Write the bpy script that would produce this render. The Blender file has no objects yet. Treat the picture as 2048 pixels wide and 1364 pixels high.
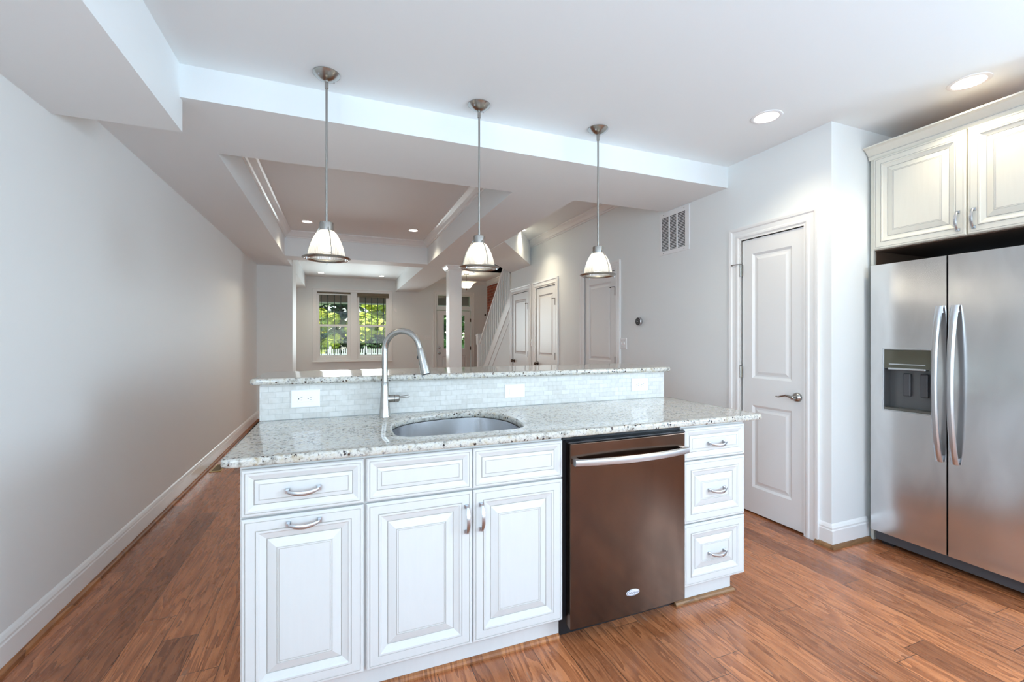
import bpy, bmesh, math, random
from mathutils import Vector, Matrix
random.seed(7)
PI = math.pi
S = bpy.context.scene
C = S.collection

# ------------------------------------------------------------------ camera, world, sun, exposure
cam_d = bpy.data.cameras.new('camera'); cam = bpy.data.objects.new('camera', cam_d); C.objects.link(cam)
cam_d.sensor_width = 36.0; cam_d.lens = 880.0 / 2048.0 * 36.0
cam_d.shift_y = -4.0 / 2048.0; cam_d.clip_start = 0.02; cam_d.clip_end = 300
cam.location = (0, 0, 1.30); cam.rotation_euler = (PI / 2, 0, -math.radians(21.4))
S.camera = cam
S.view_settings.view_transform = 'Standard'; S.view_settings.look = 'None'
S.view_settings.exposure = 0.58; S.view_settings.gamma = 1.0; S.view_settings.use_curve_mapping = False
S.cycles.use_denoising = True
S.cycles.max_bounces = 14; S.cycles.diffuse_bounces = 8; S.cycles.glossy_bounces = 5
S.cycles.transparent_max_bounces = 12; S.cycles.transmission_bounces = 8
S.cycles.sample_clamp_indirect = 6.0; S.cycles.caustics_reflective = False; S.cycles.caustics_refractive = False

wd = bpy.data.worlds.new('sky'); S.world = wd; wd.use_nodes = True
_n = wd.node_tree.nodes; _bg = _n['Background']
_sk = _n.new('ShaderNodeTexSky'); _sk.sky_type = 'NISHITA'; _sk.sun_disc = False
_sk.sun_elevation = math.radians(52); _sk.sun_rotation = math.radians(200)
wd.node_tree.links.new(_sk.outputs[0], _bg.inputs[0]); _bg.inputs[1].default_value = 0.22

def lamp(name, kind, loc, energy, color=(1, 1, 1), rot=(0, 0, 0), size=None, size_y=None, radius=None, spot=None, blend=0.6, spread=None):
    d = bpy.data.lights.new(name, kind); d.energy = energy; d.color = color
    if kind == 'AREA':
        d.shape = 'RECTANGLE' if size_y else 'DISK'; d.size = size
        if size_y: d.size_y = size_y
        if spread: d.spread = spread
    if radius is not None and kind in ('POINT', 'SPOT'): d.shadow_soft_size = radius
    if kind == 'SPOT': d.spot_size = spot; d.spot_blend = blend
    o = bpy.data.objects.new(name, d); C.objects.link(o); o.location = loc; o.rotation_euler = rot
    return o
_sun = lamp('sun', 'SUN', (0, 0, 20), 7.0, (1, .95, .86)); _sun.data.angle = 0.01
_sun.rotation_euler = Vector((0.75, 0.22, -0.85)).to_track_quat('-Z', 'Y').to_euler()
XLW = -1.236
DAY = (0.70, 0.915, 1.13); WARM = (1.0, 0.91, 0.74)
# daylight through the glazed rear wall and street windows, plus added fill lamps
lamp('rear_daylight', 'AREA', (1.2, -1.86, 1.40), 9, DAY, (PI / 2, 0, 0), 3.6, 2.0)
lamp('rear_upward_fill', 'AREA', (1.2, -1.84, 1.40), 32, DAY, (PI / 2 + math.radians(48), 0, 0), 3.6, 2.0)  # added fill, tilted up to brighten the kitchen ceiling
lamp('side_fill', 'AREA', (3.90, -.85, 1.55), 76, DAY, (PI / 2 - math.radians(2), 0, PI / 2), 1.6, 1.3)  # added fill from the unseen east side, brightens left wall and ceiling
lamp('west_fill', 'AREA', (XLW + .03, -.85, 1.55), 38, DAY, (PI / 2 + math.radians(6), 0, -PI / 2), 1.3, 1.3)  # added fill from behind the camera, brightens right wall, door and fridge
for _x in (-.13, .77): lamp('street_daylight', 'AREA', (_x, 11.36, 1.63), 10, (0.86, 0.98, 1.02), (-PI / 2, 0, 0), .60, 1.45, spread=math.radians(125))

# ------------------------------------------------------------------ helpers
def new_mat(name, color=(.8, .8, .8), rough=.5, metal=0., coat=0., spec=.5):
    m = bpy.data.materials.new(name); m.use_nodes = True
    b = m.node_tree.nodes['Principled BSDF']
    b.inputs['Base Color'].default_value = (*color, 1); b.inputs['Roughness'].default_value = rough
    b.inputs['Metallic'].default_value = metal; b.inputs['Coat Weight'].default_value = coat
    b.inputs['Specular IOR Level'].default_value = spec
    return m
class NT:
    def __init__(s, m): s.t = m.node_tree; s.b = s.t.nodes.get('Principled BSDF')
    def n(s, typ, ins=None, **kw):
        nd = s.t.nodes.new('ShaderNode' + typ)
        for k, v in kw.items(): setattr(nd, k, v)
        for k, v in (ins or {}).items():
            if isinstance(v, bpy.types.NodeSocket): s.t.links.new(v, nd.inputs[k])
            else: nd.inputs[k].default_value = v
        return nd
    def math(s, op, a, b=0.0):
        return s.n('Math', {0: a, 1: b}, operation=op).outputs[0]
    def set(s, key, sock): s.t.links.new(sock, s.b.inputs[key])
    def ramp(s, fac, stops, interp='LINEAR'):
        r = s.n('ValToRGB', {'Fac': fac}); e = r.color_ramp; e.interpolation = interp
        while len(e.elements) < len(stops): e.elements.new(0.5)
        for el, (p, c) in zip(e.elements, stops):
            el.position = p; el.color = (*c, 1) if len(c) == 3 else c
        return r.outputs['Color']
    def mix(s, fac, a, b, mode='MIX'):
        nd = s.n('Mix', None, data_type='RGBA', blend_type=mode)
        for i, v in ((0, fac), (6, a), (7, b)):
            if isinstance(v, bpy.types.NodeSocket): s.t.links.new(v, nd.inputs[i])
            else: nd.inputs[i].default_value = v if i == 0 else (*v, 1)
        return nd.outputs[2]
    def coord(s, which='Object', scale=(1, 1, 1), loc=(0, 0, 0), rot=(0, 0, 0)):
        c = s.n('TexCoord').outputs[which]
        return s.n('Mapping', {'Vector': c, 'Scale': scale, 'Location': loc, 'Rotation': rot}).outputs[0]
    def bump(s, h, strength=.2, dist=.002):
        s.set('Normal', s.n('Bump', {'Height': h, 'Strength': strength, 'Distance': dist}).outputs[0])

ORG = {}
def origin(o): return ORG.get(o.name, Vector((0, 0, 0))) if o else Vector((0, 0, 0))
def tag(o, label=None, cat=None, group=None, kind=None):
    if label: o['label'] = label
    if cat: o['category'] = cat
    if group: o['group'] = group
    if kind: o['kind'] = kind
    return o
def thing(name, loc, label, cat, group=None, kind=None):
    o = bpy.data.objects.new(name, None); C.objects.link(o); o.location = loc; o.empty_display_size = .1
    ORG[o.name] = Vector(loc); return tag(o, label, cat, group, kind)
def obj(name, bm, mats, parent=None, bevel=0, smooth=False, loc=None, seg=2, recalc=True):
    """links a bmesh (world coordinates) as ONE mesh; its origin is the parent's, or loc"""
    if recalc: bmesh.ops.recalc_face_normals(bm, faces=bm.faces)
    og = origin(parent) if parent else Vector(loc or (0, 0, 0))
    bmesh.ops.translate(bm, verts=bm.verts, vec=-og)
    me = bpy.data.meshes.new(name); bm.to_mesh(me); bm.free()
    for m in (mats if isinstance(mats, (list, tuple)) else [mats]): me.materials.append(m)
    o = bpy.data.objects.new(name, me); C.objects.link(o)
    if parent: o.parent = parent
    else: o.location = og
    ORG[o.name] = og
    if smooth:
        me.shade_smooth()
        md = o.modifiers.new('edges', 'EDGE_SPLIT'); md.split_angle = math.radians(38)
    if bevel:
        md = o.modifiers.new('round', 'BEVEL'); md.width = bevel; md.segments = seg; md.limit_method = 'ANGLE'; md.angle_limit = math.radians(40)
        md.harden_normals = False
    return o
def struct(name, bm, mats, parent=None, **k):
    o = obj(name, bm, mats, parent, **k)
    if not parent: o['kind'] = 'structure'
    return o
def B(): return bmesh.new()
def box(bm, x0, x1, y0, y1, z0, z1, mi=0):
    v = [bm.verts.new((x, y, z)) for x in (x0, x1) for y in (y0, y1) for z in (z0, z1)]
    for f in ((0, 1, 3, 2), (4, 6, 7, 5), (0, 4, 5, 1), (2, 3, 7, 6), (0, 2, 6, 4), (1, 5, 7, 3)):
        bm.faces.new([v[i] for i in f]).material_index = mi
    return bm
def mbox(*a): return box(B(), *a)
def prism(bm, pts, vec, mi=0):
    """polygon (3D points) extruded along vec"""
    vec = Vector(vec); a = [bm.verts.new(p) for p in pts]; b = [bm.verts.new(Vector(p) + vec) for p in pts]
    n = len(a); bm.faces.new(a).material_index = mi; bm.faces.new(b[::-1]).material_index = mi
    for i in range(n): bm.faces.new((a[i], a[(i + 1) % n], b[(i + 1) % n], b[i])).material_index = mi
    return bm
def basis(d):
    d = Vector(d).normalized(); u = Vector((0, 0, 1)) if abs(d.z) < .9 else Vector((1, 0, 0))
    a = d.cross(u).normalized(); return a, d.cross(a).normalized(), d
def lathe(bm, prof, at=(0, 0, 0), axis=(0, 0, 1), n=32, mi=0, cap=True):
    a, b, d = basis(axis); at = Vector(at); rings = []
    for r, h in prof:
        rings.append([bm.verts.new(at + d * h + (a * math.cos(2 * PI * i / n) + b * math.sin(2 * PI * i / n)) * max(r, 1e-5)) for i in range(n)])
    for p, q in zip(rings, rings[1:]):
        for i in range(n): bm.faces.new((p[i], p[(i + 1) % n], q[(i + 1) % n], q[i])).material_index = mi
    if cap:
        bm.faces.new(rings[0][::-1]).material_index = mi; bm.faces.new(rings[-1]).material_index = mi
    return bm
def tube(bm, pts, rad, n=12, mi=0, flat=None):
    """round tube along pts; rad number or list; flat=(axis vec, factor) squeezes it along that axis"""
    pts = [Vector(p) for p in pts]; m = len(pts); rad = rad if isinstance(rad, (list, tuple)) else [rad] * m
    rings = []; pa = None
    for i, p in enumerate(pts):
        d = (pts[min(i + 1, m - 1)] - pts[max(i - 1, 0)]).normalized()
        if pa is None: a = basis(d)[0]
        else: a = (pa - d * pa.dot(d)).normalized()
        b = d.cross(a); pa = a; ring = []
        for k in range(n):
            o = (a * math.cos(2 * PI * k / n) + b * math.sin(2 * PI * k / n)) * rad[i]
            if flat: fv = Vector(flat[0]).normalized(); o -= fv * o.dot(fv) * (1 - flat[1])
            ring.append(bm.verts.new(p + o))
        rings.append(ring)
    for p, q in zip(rings, rings[1:]):
        for k in range(n): bm.faces.new((p[k], p[(k + 1) % n], q[(k + 1) % n], q[k])).material_index = mi
    bm.faces.new(rings[0][::-1]).material_index = mi; bm.faces.new(rings[-1]).material_index = mi
    return bm
def sweep(bm, path, prof, nrm, closed=False, mi=0):
    """profile (a = sideways offset, b = along nrm) mitred along a planar path; sideways = nrm x direction"""
    nrm = Vector(nrm).normalized(); P = [Vector(p) for p in path]; m = len(P); rings = []
    for i in range(m):
        d0 = (P[i] - P[i - 1]).normalized() if (closed or i > 0) else None
        d1 = (P[(i + 1) % m] - P[i]).normalized() if (closed or i < m - 1) else None
        d0 = d0 or d1; d1 = d1 or d0
        s0, s1 = nrm.cross(d0), nrm.cross(d1); mt = (s0 + s1)
        mt = mt / max(1e-6, mt.dot(s0)) if mt.length > 1e-6 else s0
        rings.append([bm.verts.new(P[i] + mt * a + nrm * b) for a, b in prof])
    k = len(prof)
    for i in range(m if closed else m - 1):
        p, q = rings[i], rings[(i + 1) % m]
        for j in range(k): bm.faces.new((p[j], p[(j + 1) % k], q[(j + 1) % k], q[j])).material_index = mi
    if not closed:
        bm.faces.new(rings[0]).material_index = mi; bm.faces.new(rings[-1][::-1]).material_index = mi
    return bm
class Frame:
    """local plane: u across, v up, w outward"""
    def __init__(s, o, u, v, w): s.o, s.u, s.v, s.w = Vector(o), Vector(u), Vector(v), Vector(w)
    def __call__(s, u, v, w=0): return s.o + s.u * u + s.v * v + s.w * w
def fbox(bm, F, u0, u1, v0, v1, w0, w1, mi=0):
    v = [bm.verts.new(F(u, a, w)) for u in (u0, u1) for a in (v0, v1) for w in (w0, w1)]
    for f in ((0, 1, 3, 2), (4, 6, 7, 5), (0, 4, 5, 1), (2, 3, 7, 6), (0, 2, 6, 4), (1, 5, 7, 3)):
        bm.faces.new([v[i] for i in f]).material_index = mi
    return bm
def rings(bm, F, u0, u1, v0, v1, prof, cap=True, back=False):
    """nested rectangles: prof = (inset, height, material of the band ending here)"""
    last = None
    for ins, w, mi in prof:
        r = [bm.verts.new(F(*p, w)) for p in ((u0 + ins, v0 + ins), (u1 - ins, v0 + ins), (u1 - ins, v1 - ins), (u0 + ins, v1 - ins))]
        if last:
            for i in range(4): bm.faces.new((last[i], last[(i + 1) % 4], r[(i + 1) % 4], r[i])).material_index = mi
        elif back: bm.faces.new(r[::-1])
        last = r
    if cap: bm.faces.new(last)
    return bm
def arc(cx, cy, r, a0, a1, n): return [(cx + r * math.cos(a0 + (a1 - a0) * i / n), cy + r * math.sin(a0 + (a1 - a0) * i / n)) for i in range(n + 1)]
def rrect(x0, x1, y0, y1, r, n=6):
    r = r if isinstance(r, (list, tuple)) else [r] * 4       # corners: x0y0, x1y0, x1y1, x0y1
    return (arc(x0 + r[0], y0 + r[0], r[0], PI, 1.5 * PI, n) + arc(x1 - r[1], y0 + r[1], r[1], 1.5 * PI, 2 * PI, n)
            + arc(x1 - r[2], y1 - r[2], r[2], 0, .5 * PI, n) + arc(x0 + r[3], y1 - r[3], r[3], .5 * PI, PI, n))
def catmull(pts, n=8):
    out = []; m = len(pts)
    for i in range(m):
        p0, p1, p2, p3 = (Vector(pts[(i + k - 1) % m]) for k in range(4))
        for j in range(n):
            t = j / n
            out.append(.5 * ((2 * p1) + (p2 - p0) * t + (2 * p0 - 5 * p1 + 4 * p2 - p3) * t * t + (3 * p1 - p0 - 3 * p2 + p3) * t ** 3))
    return [tuple(p) for p in out]
def slab(name, outlines, z0, z1, bev, mat, parent=None, loc=None, res=3):
    """flat slab with holes and rounded edges"""
    cu = bpy.data.curves.new(name, 'CURVE'); cu.dimensions = '2D'; cu.fill_mode = 'BOTH'
    for pts in outlines:
        sp = cu.splines.new('POLY'); sp.points.add(len(pts) - 1); sp.use_cyclic_u = True
        for p, q in zip(sp.points, pts): p.co = (q[0], q[1], 0, 1)
    cu.extrude = (z1 - z0) / 2 - bev; cu.bevel_depth = bev; cu.bevel_resolution = res; cu.offset = -bev
    t = bpy.data.objects.new('tmp', cu); C.objects.link(t); bpy.context.view_layer.update()
    me = bpy.data.meshes.new_from_object(t.evaluated_get(bpy.context.evaluated_depsgraph_get()))
    bpy.data.objects.remove(t); bpy.data.curves.remove(cu)
    bm = B(); bm.from_mesh(me); bpy.data.meshes.remove(me)
    for f in bm.faces: f.material_index = 0
    bmesh.ops.remove_doubles(bm, verts=bm.verts, dist=1e-5)
    bmesh.ops.translate(bm, verts=bm.verts, vec=(0, 0, (z0 + z1) / 2))
    return obj(name, bm, mat, parent, loc=loc, smooth=True)
def text_mesh(name, body, size, depth, F, mat, parent, align='CENTER', shear=0):
    cu = bpy.data.curves.new(name, 'FONT'); cu.body = body; cu.size = size; cu.extrude = depth; cu.align_x = align; cu.align_y = 'CENTER'; cu.shear = shear; cu.resolution_u = 3
    t = bpy.data.objects.new('tmp', cu); C.objects.link(t); bpy.context.view_layer.update()
    me = bpy.data.meshes.new_from_object(t.evaluated_get(bpy.context.evaluated_depsgraph_get()))
    bpy.data.objects.remove(t); bpy.data.curves.remove(cu)
    bm = B(); bm.from_mesh(me); bpy.data.meshes.remove(me)
    for f in bm.faces: f.material_index = 0
    for v in bm.verts: v.co = F(*v.co)
    return obj(name, bm, mat, parent)
def dup(root, delta, label=None):
    """a copy of a thing with copies of its parts and sub-parts"""
    r = root.copy(); C.objects.link(r); r.location = Vector(root.location) + Vector(delta)
    if label: r['label'] = label
    for ch in list(root.children):
        c = ch.copy(); C.objects.link(c); c.parent = r
        for g in list(ch.children):
            d = g.copy(); C.objects.link(d); d.parent = c
    return r

# ------------------------------------------------------------------ materials
def wall_mat(name, col, rough=.6):
    m = new_mat(name, col, rough); t = NT(m)
    n = t.n('TexNoise', {'Vector': t.coord(), 'Scale': 90., 'Detail': 3.}).outputs[0]
    t.bump(n, .06, .001); return m
M = {}
M['paint'] = wall_mat('wall paint', (.825, .85, .845), .55)
M['ceil'] = wall_mat('ceiling paint', (.845, .885, .895), .6)
M['trim'] = new_mat('gloss trim paint', (.86, .86, .85), .28)
M['door'] = new_mat('satin door paint', (.83, .83, .82), .32)
M['dark'] = new_mat('black plastic', (.012, .012, .014), .35)
M['gap'] = new_mat('dark gap', (.01, .01, .01), .8)
M['rubber'] = new_mat('dark grey plastic', (.07, .07, .075), .45)
M['white_plastic'] = new_mat('white plastic', (.86, .86, .86), .3)
M['nickel'] = new_mat('brushed nickel', (.44, .43, .405), .24, 1.)
M['bright'] = new_mat('satin chrome', (.54, .55, .57), .30, 1.)
M['bronze'] = new_mat('dark bronze', (.10, .07, .05), .35, 1.)
M['brass'] = new_mat('brass', (.55, .38, .16), .4, 1.)
M['iron'] = new_mat('black iron', (.015, .015, .015), .5)
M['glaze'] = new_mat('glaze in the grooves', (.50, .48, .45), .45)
M['fence'] = new_mat('white fence paint', (.75, .77, .75), .5)
M['porch'] = new_mat('porch soffit paint', (.30, .20, .18), .7)
M['blind'] = new_mat('woven blind', (.20, .155, .10), .7)
M['lawn'] = new_mat('lawn', (.10, .17, .05), .9)

def cabinet_paint(name, a, c):
    m = new_mat(name, a, .3); t = NT(m)
    n = t.n('TexNoise', {'Vector': t.coord(scale=(60, 60, 8)), 'Scale': 1., 'Detail': 4.}).outputs[0]
    t.set('Base Color', t.ramp(n, [(.3, a), (.7, c)])); return m
M['cab'] = cabinet_paint('cabinet paint', (.635, .635, .62), (.65, .65, .635))
M['cab_warmlit'] = cabinet_paint('warm lit cabinet paint', (.69, .66, .575), (.71, .68, .595))  # island cabinet paint with the warm lamp light mixed into its colour

def steel(name, a, b, rough, vert=True, smudge=.0):
    m = new_mat(name, a, rough, 1.); t = NT(m)
    g = t.n('TexNoise', {'Vector': t.coord(scale=(3, 3, 420) if vert else (420, 420, 3)), 'Scale': 1., 'Detail': 3.}).outputs[0]
    s = t.n('TexNoise', {'Vector': t.coord(scale=(5, 5, 1.7)), 'Scale': 1.3, 'Detail': 6., 'Distortion': 1.2}).outputs[0]
    t.set('Base Color', t.mix(t.ramp(s, [(.42, (0, 0, 0)), (.68, (1, 1, 1))]), a, b))
    r = t.math('ADD', t.math('MULTIPLY', g, .05), t.math('MULTIPLY', s, smudge))
    t.set('Roughness', t.math('ADD', r, rough - .04)); return m
M['steel'] = steel('stainless steel', (.68, .67, .665), (.61, .60, .595), .19, True, .09)
M['steel_dw'] = steel('stainless with floor reflection tint', (.14, .092, .068), (.11, .072, .053), .16, True, .06)  # brown reflection of the floor is put into the steel's colour
M['steel_sink'] = steel('sink steel', (.76, .76, .77), (.68, .68, .69), .26, False)

def granite():
    m = new_mat('speckled granite', (.7, .68, .6), .09, 0, 0., .4); t = NT(m); t.b.inputs['Coat Roughness'].default_value = .04
    P = t.coord()
    n1 = t.n('TexNoise', {'Vector': P, 'Scale': 34., 'Detail': 6., 'Roughness': .7}).outputs[0]
    base = t.ramp(n1, [(.30, (.17, .16, .14)), (.40, (.37, .345, .295)), (.50, (.58, .565, .525)), (.60, (.50, .455, .365)), (.72, (.30, .225, .14))])
    n2 = t.n('TexNoise', {'Vector': P, 'Scale': 80., 'Detail': 4., 'Roughness': .65}).outputs[0]
    base = t.mix(t.ramp(n2, [(.35, (1, 1, 1)), (.43, (0, 0, 0))]), base, (.20, .20, .205))
    wob = t.n('TexNoise', {'Vector': P, 'Scale': 120., 'Detail': 2.}).outputs['Color']
    Q = t.n('VectorMath', {0: P, 1: t.n('VectorMath', {0: wob, 1: (.010, .010, .010)}, operation='MULTIPLY').outputs[0]}, operation='ADD').outputs[0]
    v = t.n('TexVoronoi', {'Vector': Q, 'Scale': 72., 'Randomness': 1.})
    msk = t.ramp(v.outputs['Distance'], [(.30, (1, 1, 1)), (.42, (0, 0, 0))])
    sc = t.n('SeparateColor', {0: v.outputs['Color']})
    pick = t.math('GREATER_THAN', sc.outputs[0], .74)
    n3 = t.n('TexNoise', {'Vector': P, 'Scale': 13., 'Detail': 2.}).outputs[0]
    dark = t.math('MULTIPLY', t.math('MULTIPLY', msk, pick), t.math('GREATER_THAN', n3, .47))
    base = t.mix(dark, base, t.mix(sc.outputs[1], (.022, .020, .022), (.085, .045, .03)))
    t.set('Base Color', base); return m
M['granite'] = granite()

def tile():
    m = new_mat('marble mosaic tile', (.8, .8, .78), .3); t = NT(m)
    P = t.n('TexCoord').outputs['Object']; sx = t.n('SeparateXYZ', {0: P})
    V = t.n('CombineXYZ', {0: sx.outputs[0], 1: sx.outputs[2], 2: 0.}).outputs[0]
    b = t.n('TexBrick', {'Vector': V, 'Color1': (.66, .65, .615, 1), 'Color2': (.54, .525, .485, 1), 'Mortar': (.47, .465, .44, 1), 'Scale': 1., 'Mortar Size': .0011,
                         'Mortar Smooth': .1, 'Bias': -.1, 'Brick Width': .0585, 'Row Height': .0268}, offset=.5)
    n = t.n('TexNoise', {'Vector': P, 'Scale': 45., 'Detail': 5.}).outputs[0]
    t.set('Base Color', t.mix(.25, b.outputs['Color'], t.ramp(n, [(.3, (.46, .44, .40)), (.6, (.70, .70, .69))])))
    t.bump(t.math('SUBTRACT', 1., b.outputs['Fac']), .5, .001); return m
M['tile'] = tile()

def brick():
    m = new_mat('old red brick', (.4, .1, .05), .85); t = NT(m)
    P = t.n('TexCoord').outputs['Object']; sx = t.n('SeparateXYZ', {0: P})
    V = t.n('CombineXYZ', {0: sx.outputs[1], 1: sx.outputs[2], 2: 0.}).outputs[0]
    b = t.n('TexBrick', {'Vector': V, 'Color1': (.38, .085, .04, 1), 'Color2': (.20, .045, .025, 1), 'Mortar': (.36, .25, .19, 1), 'Scale': 1., 'Mortar Size': .006,
                         'Brick Width': .21, 'Row Height': .072}, offset=.5)
    t.set('Base Color', b.outputs['Color']); t.bump(t.math('SUBTRACT', 1., b.outputs['Fac']), .6, .006); return m
M['brick'] = brick()

def oak(name, light, dark, w=.133, L=1.05, planks=True, along='y'):
    m = new_mat(name, light, .26, 0, .25); t = NT(m); t.b.inputs['Coat Roughness'].default_value = .18
    P = t.n('TexCoord').outputs['Object']; s = t.n('SeparateXYZ', {0: P}); x, y = (s.outputs[0], s.outputs[1]) if along == 'y' else (s.outputs[1], s.outputs[0])
    xi = t.math('DIVIDE', t.math('ADD', x, 1.11 + 20 * w), w); col = t.math('FLOOR', xi); fx = t.math('FRACT', xi)
    ro = t.n('TexWhiteNoise', {'W': col}, noise_dimensions='1D').outputs[0]
    yi = t.math('ADD', t.math('DIVIDE', y, L), t.math('MULTIPLY', ro, 7.3)); row = t.math('FLOOR', yi); fy = t.math('FRACT', yi)
    idv = t.n('CombineXYZ', {0: col, 1: row, 2: 0.}).outputs[0]
    wn = t.n('TexWhiteNoise', {'Vector': idv}, noise_dimensions='3D'); rc = wn.outputs['Color']; rv = wn.outputs['Value']
    off = t.n('VectorMath', {0: rc, 1: (9., 9., 9.)}, operation='MULTIPLY').outputs[0]
    G = t.n('VectorMath', {0: t.n('CombineXYZ', {0: t.math('MULTIPLY', x, 11.), 1: t.math('MULTIPLY', y, 1.1), 2: 0.}).outputs[0], 1: off}, operation='ADD').outputs[0]
    n = t.n('TexNoise', {'Vector': G, 'Scale': 1., 'Detail': 3., 'Roughness': .5, 'Distortion': .3}).outputs[0]
    wv = t.math('FRACT', t.math('MULTIPLY', n, 11.))
    fine = t.n('TexNoise', {'Vector': t.n('CombineXYZ', {0: t.math('MULTIPLY', x, 300.), 1: t.math('MULTIPLY', y, 9.), 2: 0.}).outputs[0], 'Scale': 1., 'Detail': 3.}).outputs[0]
    grain = t.math('ADD', t.math('MULTIPLY', wv, .55), t.math('MULTIPLY', fine, .6))
    base = t.ramp(grain, [(.22, tuple(c * .62 for c in dark)), (.42, dark), (.75, light), (.95, tuple(min(1, c * 1.12) for c in light))])
    hue = t.ramp(rv, [(0., (.60, .56, .54)), (.3, (.82, .80, .78)), (.62, (1., 1., 1.)), (1., (1.16, 1.14, 1.08))])
    base = t.mix(1., base, hue, 'MULTIPLY')
    if planks:
        e = t.math('MINIMUM', t.math('MULTIPLY', t.math('MINIMUM', fx, t.math('SUBTRACT', 1., fx)), w), t.math('MULTIPLY', t.math('MINIMUM', fy, t.math('SUBTRACT', 1., fy)), L))
        gap = t.math('LESS_THAN', e, .0011)
        base = t.mix(gap, base, (.035, .018, .010))
        # worn patches where the finish has rubbed off
        wear = t.n('TexNoise', {'Vector': t.n('CombineXYZ', {0: t.math('MULTIPLY', x, 26.), 1: t.math('MULTIPLY', y, 5.), 2: 0.}).outputs[0], 'Scale': 1., 'Detail': 7., 'Roughness': .72}).outputs[0]
        base = t.mix(t.ramp(wear, [(.61, (0, 0, 0)), (.68, (.5, .5, .5))]), base, (.30, .235, .19))
        t.bump(t.math('SUBTRACT', 1., gap), .25, .001)
        t.set('Roughness', t.math('ADD', .17, t.math('MULTIPLY', wear, .22)))
    if not planks: t.b.inputs['Coat Weight'].default_value = 0; t.b.inputs['Roughness'].default_value = .55
    t.set('Base Color', base); return m
M['floor'] = oak('oak floor', (.52, .195, .080), (.35, .118, .046))
M['oak'] = oak('oak trim', (.42, .17, .06), (.30, .11, .04), planks=False)
M['oak_pale'] = oak('pale oak trim', (.26, .135, .058), (.22, .11, .045), planks=False, along='x')

def emit(name, col, s):
    m = bpy.data.materials.new(name); m.use_nodes = True; t = m.node_tree; t.nodes.clear()
    e = t.nodes.new('ShaderNodeEmission'); o = t.nodes.new('ShaderNodeOutputMaterial'); e.inputs[0].default_value = (*col, 1); e.inputs[1].default_value = s
    t.links.new(e.outputs[0], o.inputs[0]); return m
M['lens'] = emit('lit lamp lens', (1., .93, .82), 6.)
M['bulb'] = emit('lit bulb', (1., .90, .72), 9.)

def mixmat(name, build):
    m = bpy.data.materials.new(name); m.use_nodes = True; t = m.node_tree; t.nodes.clear()
    o = t.nodes.new('ShaderNodeOutputMaterial'); h = NT(m); t.links.new(build(h), o.inputs[0]); return m
def _pane(h):
    f = h.n('Fresnel', {'IOR': 1.45}).outputs[0]
    return h.n('MixShader', {0: h.math('MULTIPLY', f, .8), 1: h.n('BsdfTransparent', {'Color': (.96, .98, .97, 1)}).outputs[0], 2: h.n('BsdfGlossy', {'Roughness': .02}).outputs[0]}).outputs[0]
M['pane'] = mixmat('window glass', _pane)
def _holo(h):
    a = h.n('TexCoord').outputs['Object']; s = h.n('SeparateXYZ', {0: a})
    ang = h.math('ARCTAN2', s.outputs[1], s.outputs[0])
    rib = h.math('ADD', h.math('MULTIPLY', h.math('SINE', h.math('MULTIPLY', ang, 64.)), .5), .5)
    tl = h.n('BsdfTranslucent', {'Color': (1., .97, .90, 1)}).outputs[0]; df = h.n('BsdfDiffuse', {'Color': (.9, .9, .88, 1)}).outputs[0]
    tr = h.n('BsdfTransparent', {'Color': (.95, .95, .93, 1)}).outputs[0]
    gl = h.n('BsdfGlossy', {'Roughness': .12, 'Color': (.9, .9, .9, 1)}).outputs[0]
    m1 = h.n('MixShader', {0: .25, 1: tl, 2: df}).outputs[0]
    m2 = h.n('MixShader', {0: h.math('ADD', .26, h.math('MULTIPLY', rib, .30)), 1: m1, 2: tr}).outputs[0]
    return h.n('MixShader', {0: .13, 1: m2, 2: gl}).outputs[0]
M['prism'] = mixmat('ribbed prismatic glass', _holo)
def _alab(h):
    return h.n('MixShader', {0: .45, 1: h.n('BsdfTranslucent', {'Color': (1., .93, .82, 1)}).outputs[0], 2: h.n('BsdfDiffuse', {'Color': (.9, .86, .78, 1)}).outputs[0]}).outputs[0]
M['alabaster'] = mixmat('frosted lamp glass', _alab)
def leaf(name, c1, c2):
    m = new_mat(name, c1, .55); t = NT(m)
    r = t.n('TexNoise', {'Vector': t.coord(), 'Scale': 3.5, 'Detail': 3.}).outputs[0]
    t.set('Base Color', t.ramp(r, [(.35, c2), (.65, c1)])); return m
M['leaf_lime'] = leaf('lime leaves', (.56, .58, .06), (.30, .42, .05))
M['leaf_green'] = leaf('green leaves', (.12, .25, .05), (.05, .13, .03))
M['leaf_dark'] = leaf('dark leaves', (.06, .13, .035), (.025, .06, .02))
M['bark'] = new_mat('bark', (.10, .07, .05), .9)

# ------------------------------------------------------------------ the room
XL, XR, YR, YF, XE = -1.236, 2.86, -1.9, 11.4, 3.95      # wall planes
ZK, ZB, ZH = 2.66, 2.495, 2.85                           # kitchen ceiling, dropped ceiling, tray ceiling
TOP = 3.05
struct('floor', mbox(XL - .1, XE + .1, YR - .1, YF + .1, -.08, 0), M['floor'])
b = B(); box(b, XL - .12, XL, YR - .12, -1.55, 0, TOP); box(b, XL - .12, XL, -.15, YF + .12, 0, TOP); box(b, XL - .12, XL, -1.55, -.15, 0, .9); box(b, XL - .12, XL, -1.55, -.15, 2.2, TOP)
struct('wall_left', b, M['paint'])
b = B()
for y in (-1.55, -.88, -.21): box(b, XL - .09, XL - .03, y, y + .06, .9, 2.2)
for z in (.9, 2.14): box(b, XL - .09, XL - .03, -1.55, -.15, z, z + .06)
w = struct('window_6', b, M['trim']); struct('window_pane', mbox(XL - .06, XL - .055, -1.5, -.2, .95, 2.15), M['pane'], w)  # unseen window, added as the opening for the west fill
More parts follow.
